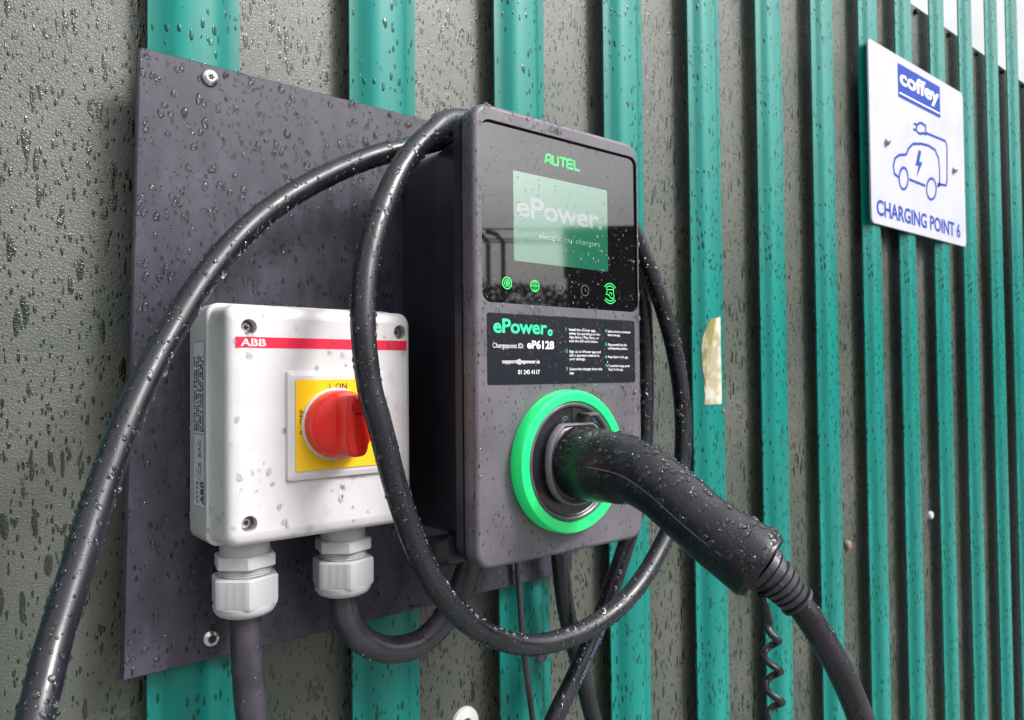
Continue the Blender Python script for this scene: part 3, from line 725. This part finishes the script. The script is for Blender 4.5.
# handle: sweep
HX = {592: 0, 617.5: 0, 643: 0, 668: .001, 700: .003, 730: .0065, 748: .0095, 757: .0115}
Pm = [(Vector((rcx, Yf-.012, rcz)), .0272), (Vector((rcx, .388, rcz-.0002)), .0268), (Vector((rcx, .370, rcz-.001)), .0258)]
hp = [(592, 465, .386, 26.4), (617.5, 468, .360, 25.4), (643, 476, .337, 22.0), (668, 494, .3160, 20.8), (700, 522, .2905, 20.8), (730, 545, .269, 21.8), (748, 557, .257, 22.8), (757, 563.5, .2505, 23.2)]
for px, py, D, r_ in hp[0:]:
    u1 = at(px, py, 1.0).x; Pm.append((at(px, py, (rcx+HX[px])/u1), r_/1000))
Pm = [Pm[0]] + Pm[3:]
cp = [p for p, _ in Pm]; sp = spline(cp, .003)
# radius by arc position
acc = [0]
for i in range(1, len(cp)): acc.append(acc[-1]+(cp[i]-cp[i-1]).length)
tot = acc[-1]; sacc = [0]
for i in range(1, len(sp)): sacc.append(sacc[-1]+(sp[i]-sp[i-1]).length)
def rad_at(t):
    s_ = t*tot
    for i in range(len(acc)-1):
        if s_ <= acc[i+1]+1e-9:
            k = (s_-acc[i])/(acc[i+1]-acc[i]); k = k*k*(3-2*k); return Pm[i][1]*(1-k)+Pm[i+1][1]*k
    return Pm[-1][1]
n_ = 40; loops = []
for i, p in enumerate(sp):
    T = (sp[min(i+1, len(sp)-1)]-sp[max(i-1, 0)]).normalized(); t = sacc[i]/sacc[-1]
    loops.append(ringloop(p, T, rad_at(t), n_, Vector((0, 0, 1)), .93))
TE = (sp[-1]-sp[-2]).normalized(); pe = sp[-1]; re = rad_at(1)
for dd, k in ((.0012, .995), (.0022, .965)): loops.append(ringloop(pe+TE*dd, TE, re*k, n_, sq=.93))
mb = MB(); mb.loft(loops, True, True); handle = mb.build('plug_handle', M_HAND, plug, True, 50)
# end rim of the handle
mb = MB(); mb.loft([ringloop(pe+TE*k1, TE, re*k2, n_, sq=.93+.07*(1-k2)) for k1, k2 in ((.0018, .93), (.0042, .92), (.0052, .88), (.0052, .80), (.0020, .78), (.0018, .70), (.0036, .68), (.0040, .60))], True, True); cap_o = mb.build('handle_end_cap', M_HAND, plug, True, 35)
# mould seam along the left flank
mb = MB(); q = []
for i in range(int(len(sp)*.22), int(len(sp)*.92)):
    T = (sp[min(i+1, len(sp)-1)]-sp[i-1]).normalized(); r_ = rad_at(sacc[i]/sacc[-1]); b = Vector((1, 0, 0)).cross(T)
    if b.z < 0: b = -b
    a_ = R(4); q.append(sp[i]+Vector((-1, 0, 0))*(r_*.93*math.cos(a_)-.0001)+b*(r_*math.sin(a_)))
tube(mb, q, .00033, 8); mb.build('mould_seam', M_SEAM, plug)
# strain relief boot
def atX(px, py, X): return at(px, py, X/at(px, py, 1.0).x)
b0_ = pe+TE*.002; b1 = atX(798, 602, pe.x+.017)
bp = spline([b0_, atX(776, 579, pe.x+.007), b1], .0006)
def brad(t):
    base = .0150*(1-t)+.0098*t
    if t < .14: return .0152
    if t < .19: return .0128
    if t > .93: return .0112
    k = (t-.19)/.74*5
    return base-(.0017 if (k % 1) > .70 else 0)
mb = MB(); tube(mb, bp, brad, 32); boot = mb.build('strain_relief', M_BOOT, plug, True, 35)
cr_ = .0082
mb = MB(); tube(mb, spline([b1-(b1-bp[-4]).normalized()*.006, b1, atX(817, 630, pe.x+.026), atX(836, 662, pe.x+.038), atX(851, 694, pe.x+.048), atX(866, 735, pe.x+.060), atX(885, 810, pe.x+.075), atX(900, 900, pe.x+.09)]), cr_, 24, wob=.02)
cab_out = mb.build('cable', M_RUB, plug)
# looped cable
loop = [at(8, 830, .375), at(22, 765, .385), at(37, 712, .40), at(52, 650, .415), at(72, 585, .428), at(100, 495, .445), at(132, 410, .46), at(170, 334, .475), at(214, 266, .487), at(262, 216, .495), at(318, 180, .50), at(375, 156, .50), at(430, 143, .497)]
top_z = at(450, 140, .49).z
L1 = loop+[Vector((at(465, 140, .49).x, .487, top_z+.004)), Vector((.455, .474, top_z+.000)), Vector((.52, .472, top_z-.035)),
      at(646, 262, .470), at(668, 325, .470), at(680, 385, .468), at(683, 440, .466), at(678, 500, .462), at(662, 545, .458), at(630, 595, .453), at(585, 630, .449), at(530, 645, .446),
      at(480, 630, .441), at(447, 601, .436), at(422, 560, .432), at(405, 516, .428), at(391, 470, .427), at(380, 425, .427), at(370, 390, .428), at(364, 342, .430), at(363, 300, .433), at(368, 258, .438), at(380, 215, .444), at(400, 170, .453), at(427, 137, .462)]
L1 = L1+[at(458, 119, .470), Vector((.40, .478, at(458, 119, .470).z-.003)), Vector((.46, .484, at(458, 119, .470).z-.010)), Vector((.535, .490, at(458, 119, .470).z-.050)), at(640, 280, .490), at(645, 340, .490), at(645.5, 400, .490), at(643, 460, .490), at(636, 510, .490), at(621, 560, .495), at(600, 620, .500), at(577, 672, .50), at(553, 722, .50), at(520, 800, .50), at(500, 880, .5)]
mb = MB(); p1 = spline(L1, .003)
tube(mb, p1, cr_, 24, wob=.02); cab_loop = mb.build('cable', M_RUB, plug)
# faint blue lettering printed on the falling cable
mb = MB()
seg = [at(x, y, .4905) for x, y in ((620, 604), (608, 630), (592, 662), (575, 700))]
for (px, py, txt) in ((594, 625, 'EV CABLE'), (577, 660, 'ELAND'),):
    pass
mb2 = MB()
def on_line(p, A=at(603, 613, .4995), B=at(563, 702, .500)):
    d = (B-A).normalized(); q = A+d*p[0]; nrm = Vector((d.z, 0, -d.x)); k = p[2]/.0087
    return q+nrm*-p[2] + Vector((0, -.00925, 0))
text(mb2, '450/750V  5G6mm2  H07BZ5-F', 0, -.0012, .0030, 0, .0, width=.066, fn=on_line)
M_BPR = MT('print_blue', (.10, .16, .32), .5).m
mb2.build('lettering', M_BPR, cab_loop, False)
# lanyard helix
mb = MB(); A = pe+TE*.012+Vector((0, 0, -.017)); 
Hs = []; top = at(764, 598, .248); bot = at(776, 735, .246)
for i in range(60):
    t = i/59; Hs.append(top.lerp(at(770, 622, .248), t))
nT = 4.5; n_h = 220; c0, c1_ = at(770, 622, .248), at(778, 760, .246)
hel = []
for i in range(n_h):
    t = i/(n_h-1); a_ = 2*math.pi*nT*t+math.pi*.5; rr_ = .0044*min(1, t*8)
    hel.append(c0.lerp(c1_, t)+Vector((rr_*math.cos(a_), rr_*math.sin(a_), 0)))
tube(mb, [atX(757, 580, pe.x), atX(760, 592, pe.x-.002)]+[top.lerp(c0, .5)]+hel, .0020, 10); lany = mb.build('coiled_lanyard', M_RUB, plug)

# other cables
mb = MB(); tube(mb, spline([at(556, 520, .53), at(560, 560, .53), at(566, 610, .532), at(578, 660, .533), at(592, 715, .53), at(606, 770, .53), at(610, 900, .53)]), .0085, 20, wob=.02)
c3 = tag(mb.build('charger_supply_cable', M_RUB, None), 'black cable dropping straight from under the charger, crossed by the looped cable', 'cable')
mb = MB(); tube(mb, spline([at(516, 545, .545), at(519, 585, .546), at(522, 630, .546), at(526, 670, .546), at(533, 722, .546), at(540, 800, .546), at(540, 900, .546)]), lambda t: .0029, 12, wob=.06)
c4 = tag(mb.build('thin_wire', M_RUBM, None), 'thin grey wire hanging below the charger in front of a green pale', 'wire')

# ------------------------------------------------------------------ charging point sign
Ys = .558
q = [at(868.5, 37, Ys), at(964, 95, Ys), at(871.5, 222, Ys), at(965, 247, Ys)]
gx0_, gx1_ = (q[0].x+q[2].x)/2, (q[1].x+q[3].x)/2; gz1_, gz0_ = (q[0].z+q[1].z)/2, (q[2].z+q[3].z)/2
print('sign', gx1_-gx0_, gz1_-gz0_)
sg = thing('charging_point_sign', 'white sign with blue lettering and electric car pictogram mounted on the green pales', 'sign', ((gx0_+gx1_)/2, Ys, gz0_))
mb = MB(); mb.loft([rr(gx0_, gx1_, gz0_, gz1_, .009, Ys+.0030), rr(gx0_, gx1_, gz0_, gz1_, .009, Ys+.0004), rr(gx0_+.0006, gx1_-.0006, gz0_+.0006, gz1_-.0006, .009, Ys)])
mb.build('sign_panel', M_SIGN, sg, True, 30)
ysn = Ys-.0004
def sp_(px, py): v = at(860+px/3.133, 30+py/3.133, ysn); return (v.x, v.z)
a, b = sp_(118, 102), sp_(252, 278); c2_, d2_ = sp_(118, 205), sp_(252, 180)
z_t = (a[1]+d2_[1])/2; z_b = (b[1]+c2_[1])/2; hh = z_t-z_b
mb = MB(); sheet(mb, rr(a[0], b[0], z_b+hh*.0, z_t, .0008, ysn, 1)); lg = mb.build('logo_block', M_BLUE, sg, False)
mb = MB(); text(mb, 'coffey', a[0]+.006, z_b+hh*.42, hh*.44, ysn-.0004, .028, width=(b[0]-a[0])-.012)
stroke(mb, [(a[0]+.004, z_b+hh*.13), (b[0]-.004, z_b+hh*.13)], hh*.045, ysn-.0004); mb.build('lettering', M_WPRINT, lg, False)
mb = MB(); p_ = sp_(53, 580); p2_ = sp_(315, 645); hS = sp_(60, 532)[1]-sp_(60, 580)[1]
text(mb, 'CHARGING POINT 6', p_[0], (p_[1]+p2_[1])/2-.001, hS, ysn, .022, width=p2_[0]-p_[0])
mb.build('lettering', M_BLUE, sg, False)
mb = MB(); lwS = .0045
def arcpx(c, rx, ry, a0, a1, n=14): return [(c[0]+rx*math.cos(R(a0+(a1-a0)*i/n)), c[1]-ry*math.sin(R(a0+(a1-a0)*i/n))) for i in range(n+1)]
def SP(pts, cl=False, wd=lwS): stroke(mb, [sp_(*p) for p in pts], wd, ysn, cl)
SP([(122, 462), (108, 450), (105, 425), (110, 402), (122, 392), (145, 390), (152, 372), (166, 357), (190, 356), (215, 362), (236, 376), (246, 400), (250, 440), (250, 487), (243, 490)])
SP([(155, 468), (205, 488)])
SP(arcpx((137, 465), 14, 34, 0, 345, 22), True); SP(arcpx((224, 498), 15, 33, 0, 345, 22), True)
SP([(243, 482), (270, 487), (273, 470), (273, 365), (268, 348), (206, 322)])
SP(arcpx((190, 308), 13, 17, 60, 300, 12)); SP([(196, 294), (206, 300), (206, 326), (196, 322)]); SP([(169, 293), (178, 297)], wd=.004); SP([(167, 310), (176, 314)], wd=.004)
P_ = [sp_(*p) for p in ((184, 376), (174, 425), (184, 425), (177, 462), (196, 415), (186, 413), (192, 380))]
mb.add([(x, ysn, z) for x, z in P_], [(0, 1, 5), (0, 5, 6), (1, 2, 5), (2, 4, 5), (2, 3, 4)])
mb.build('car_pictogram', M_BLUE, sg, False)
for pq in ((82, 352), (293, 440)):
    v = at(860+pq[0]/3.133, 30+pq[1]/3.133, Ys); screw(sg, v, .0062, M_GALV, 'screw', .006, True)

# ------------------------------------------------------------------ rain on things
def region(x0, x1, z0=None, z1=None, ny=-.2):
    return lambda p, n: n.y < ny and x0 < p.x < x1 and (z0 is None or p.z > z0) and (z1 is None or p.z < z1)
tq = MB(); tq.add([(-.2, Y_CLAD, CZ-.42), (1.7, Y_CLAD, CZ-.42), (1.7, Y_CLAD, CZ+.5), (-.2, Y_CLAD, CZ+.5)], [(0, 1, 2, 3)])
tmp = tq.build('tmp', M_PALE, None, False)
beads(fence, [tmp], 4200, .0005, .0019, 1, .3, 3.2, lambda p, n: abs(n.y) > .5, 2.2, 9, .35)
bpy.data.objects.remove(tmp)
class _P: pass
pl = MB()
for x in pale_x[2:13]:
    me = pale0.data
    lo = Vector((x, Y_PALE, 0))
    for poly in me.polygons:
        vv = [me.vertices[i].co+fo+lo for i in poly.vertices]; pl.add(vv, [tuple(range(len(vv)))])
tmp = pl.build('tmp', M_PALE, None, False)
beads(fence, [tmp], 1100, .0006, .0024, 2, .4, 2.2, lambda p, n: n.y < -.3 and CZ-.42 < p.z < CZ+.42 and .12 < p.x < 1.3, 2.5, 8)
bpy.data.objects.remove(tmp)
beads(board, [bd], 4200, .0005, .0025, 3, .75, 2.0, lambda p, n: n.y < -.8, 2.8, 0, .35)
beads(iso, [lid, base_o], 480, .0005, .0026, 4, .45, 1.5, lambda p, n: (n.y < -.8 or n.z > .5 or n.x < -.6), 2.5, 10)
beads(ch, [front], 1100, .0005, .0019, 5, .7, 2.2, lambda p, n: n.y < .2, 3, 10)
beads(ch, [gl], 750, .0003, .0010, 6, .45, 1.3, lambda p, n: n.y < -.9, 2.5)
beads(ch, [info], 330, .0003, .0006, 7, .5, 1.2, lambda p, n: n.y < -.9, 1.5)
beads(plug, [handle], 1000,   .0006, .0023, 8, .75, 1.2, lambda p, n: n.z > -.15, 2.4)
beads(plug, [cab_out], 110, .0005, .0022, 9, .6, 1.3, lambda p, n: n.z > -.3 or n.x > 0, 2.0)
beads(plug, [cab_loop], 2600, .0005, .0018, 10, .7, 1.6, lambda p, n: n.y < .3, 2.5)
beads(plug, [cab_out], 60, .0004, .001, 21, .6, 1.3, lambda p, n: True, 2.0)
beads(c1, [c1], 70, .0005, .0022, 22, .5, 1.8, lambda p, n: p.z > CZ-.34, 2.2)
beads(c2, [c2], 150, .0005, .0022, 23, .5, 1.5, lambda p, n: True, 2.2)
beads(plug, [boot, cap_o], 60, .0004, .0012, 12, .5, 1.2, lambda p, n: n.y < .3, 2.5)

# ------------------------------------------------------------------ what lies behind the camera (seen in the glass)
def mirror(px, py, Yw):
    """point behind the camera whose reflection in the display glass shows at a photo pixel"""
    d = at(px, py, 1.0)-Vector((0, 0, CZ)); t = (2*Yg-Yw)/d.y
    return Vector((d.x*t, Yw, CZ+d.z*t))
p = mirror(566, 235, -14); dv = Vector((p.x, -(2*Yg-p.y), 0)).normalized(); sv = Vector((-dv.y, dv.x, 0))
if sv.x < 0: sv = -sv
shed = thing('shed', 'dark flat roofed shed across the yard, mirrored in the display glass', 'shed', (p.x, p.y, 0))
def quad(a, wdt, dep, z0, z1): 
    P = [a, a+sv*wdt, a+sv*wdt+dv*dep, a+dv*dep]
    return [[Vector((v.x, v.y, z)) for v in P] for z in (z0, z1)]
q0 = Vector((p.x, p.y, 0))
mb = MB(); mb.loft(quad(q0, 16, 9, 0, p.z)); mb.build('wall', M_SHED, shed, False)
mb = MB(); mb.loft(quad(q0-sv*.1-dv*.1, 16.2, 9.2, p.z+.01, p.z+.2)); mb.build('roof', M_BOLT, shed, False)
for i, px in enumerate((488, 503)):
    p = mirror(px, 242, -16); mb = MB()
    tube(mb, [Vector((p.x, -16, z)) for z in (0, 1, 2, 3, p.z)]+[Vector((p.x-.25, -16, p.z+.2)), Vector((p.x-.6, -16, p.z+.24))], .07, 10)
    tag(mb.build('lamp_post', M_POLE, None), ['dark lamp post nearer the shed, mirrored in the glass', 'dark lamp post farther from the shed, mirrored in the glass'][1-i], 'lamp post', 'lamp posts across the yard')
mb = MB(); rs = random.Random(11); HT = mirror(500, 284, -24).z; print('HT', HT)
for i in range(30000):
    x = rs.uniform(-25, 45); h = HT+.5*noise.noise(Vector((x*.35, 3, 0)))+.35*noise.noise(Vector((x*1.6, 1, 0)))
    z = rs.uniform(0, 1)**.8*h; y = -24+rs.uniform(-1.5, 1.5)*(1-z/h*.7)
    c_ = Vector((x, y, z)); a_ = Vector((rs.uniform(-1, 1), rs.uniform(-1, 1), rs.uniform(-1, 1))).normalized()*.28; b_ = Vector((rs.uniform(-1, 1), rs.uniform(-1, 1), rs.uniform(-1, 1))).normalized()*.22
    mb.add([c_, c_+a_, c_+b_], [(0, 1, 2)])
tag(mb.build('tree_line', M_LEAF, None, False), 'dark row of trees beyond the yard, mirrored in the glass', 'trees', kind='stuff')

for k, py in enumerate((219, 229, 232)):
    A, B = mirror(440, py, -13), mirror(700, py+2, -13); A = A+(A-B)*1.2; B = B+(B-A)*.6; M_ = (A+B)/2-Vector((0, 0, .25)); mb = MB()
    tube(mb, spline([A, M_, B], .5), .02, 6); tag(mb.build('overhead_wire', M_POLE, None), ['highest overhead wire mirrored in the display glass', 'middle overhead wire mirrored in the display glass', 'lowest overhead wire mirrored in the display glass'][k], 'wire', 'overhead wires across the yard')

# ------------------------------------------------------------------ tidy
for o in list(bpy.data.objects):
    if '_o' in o: del o['_o']
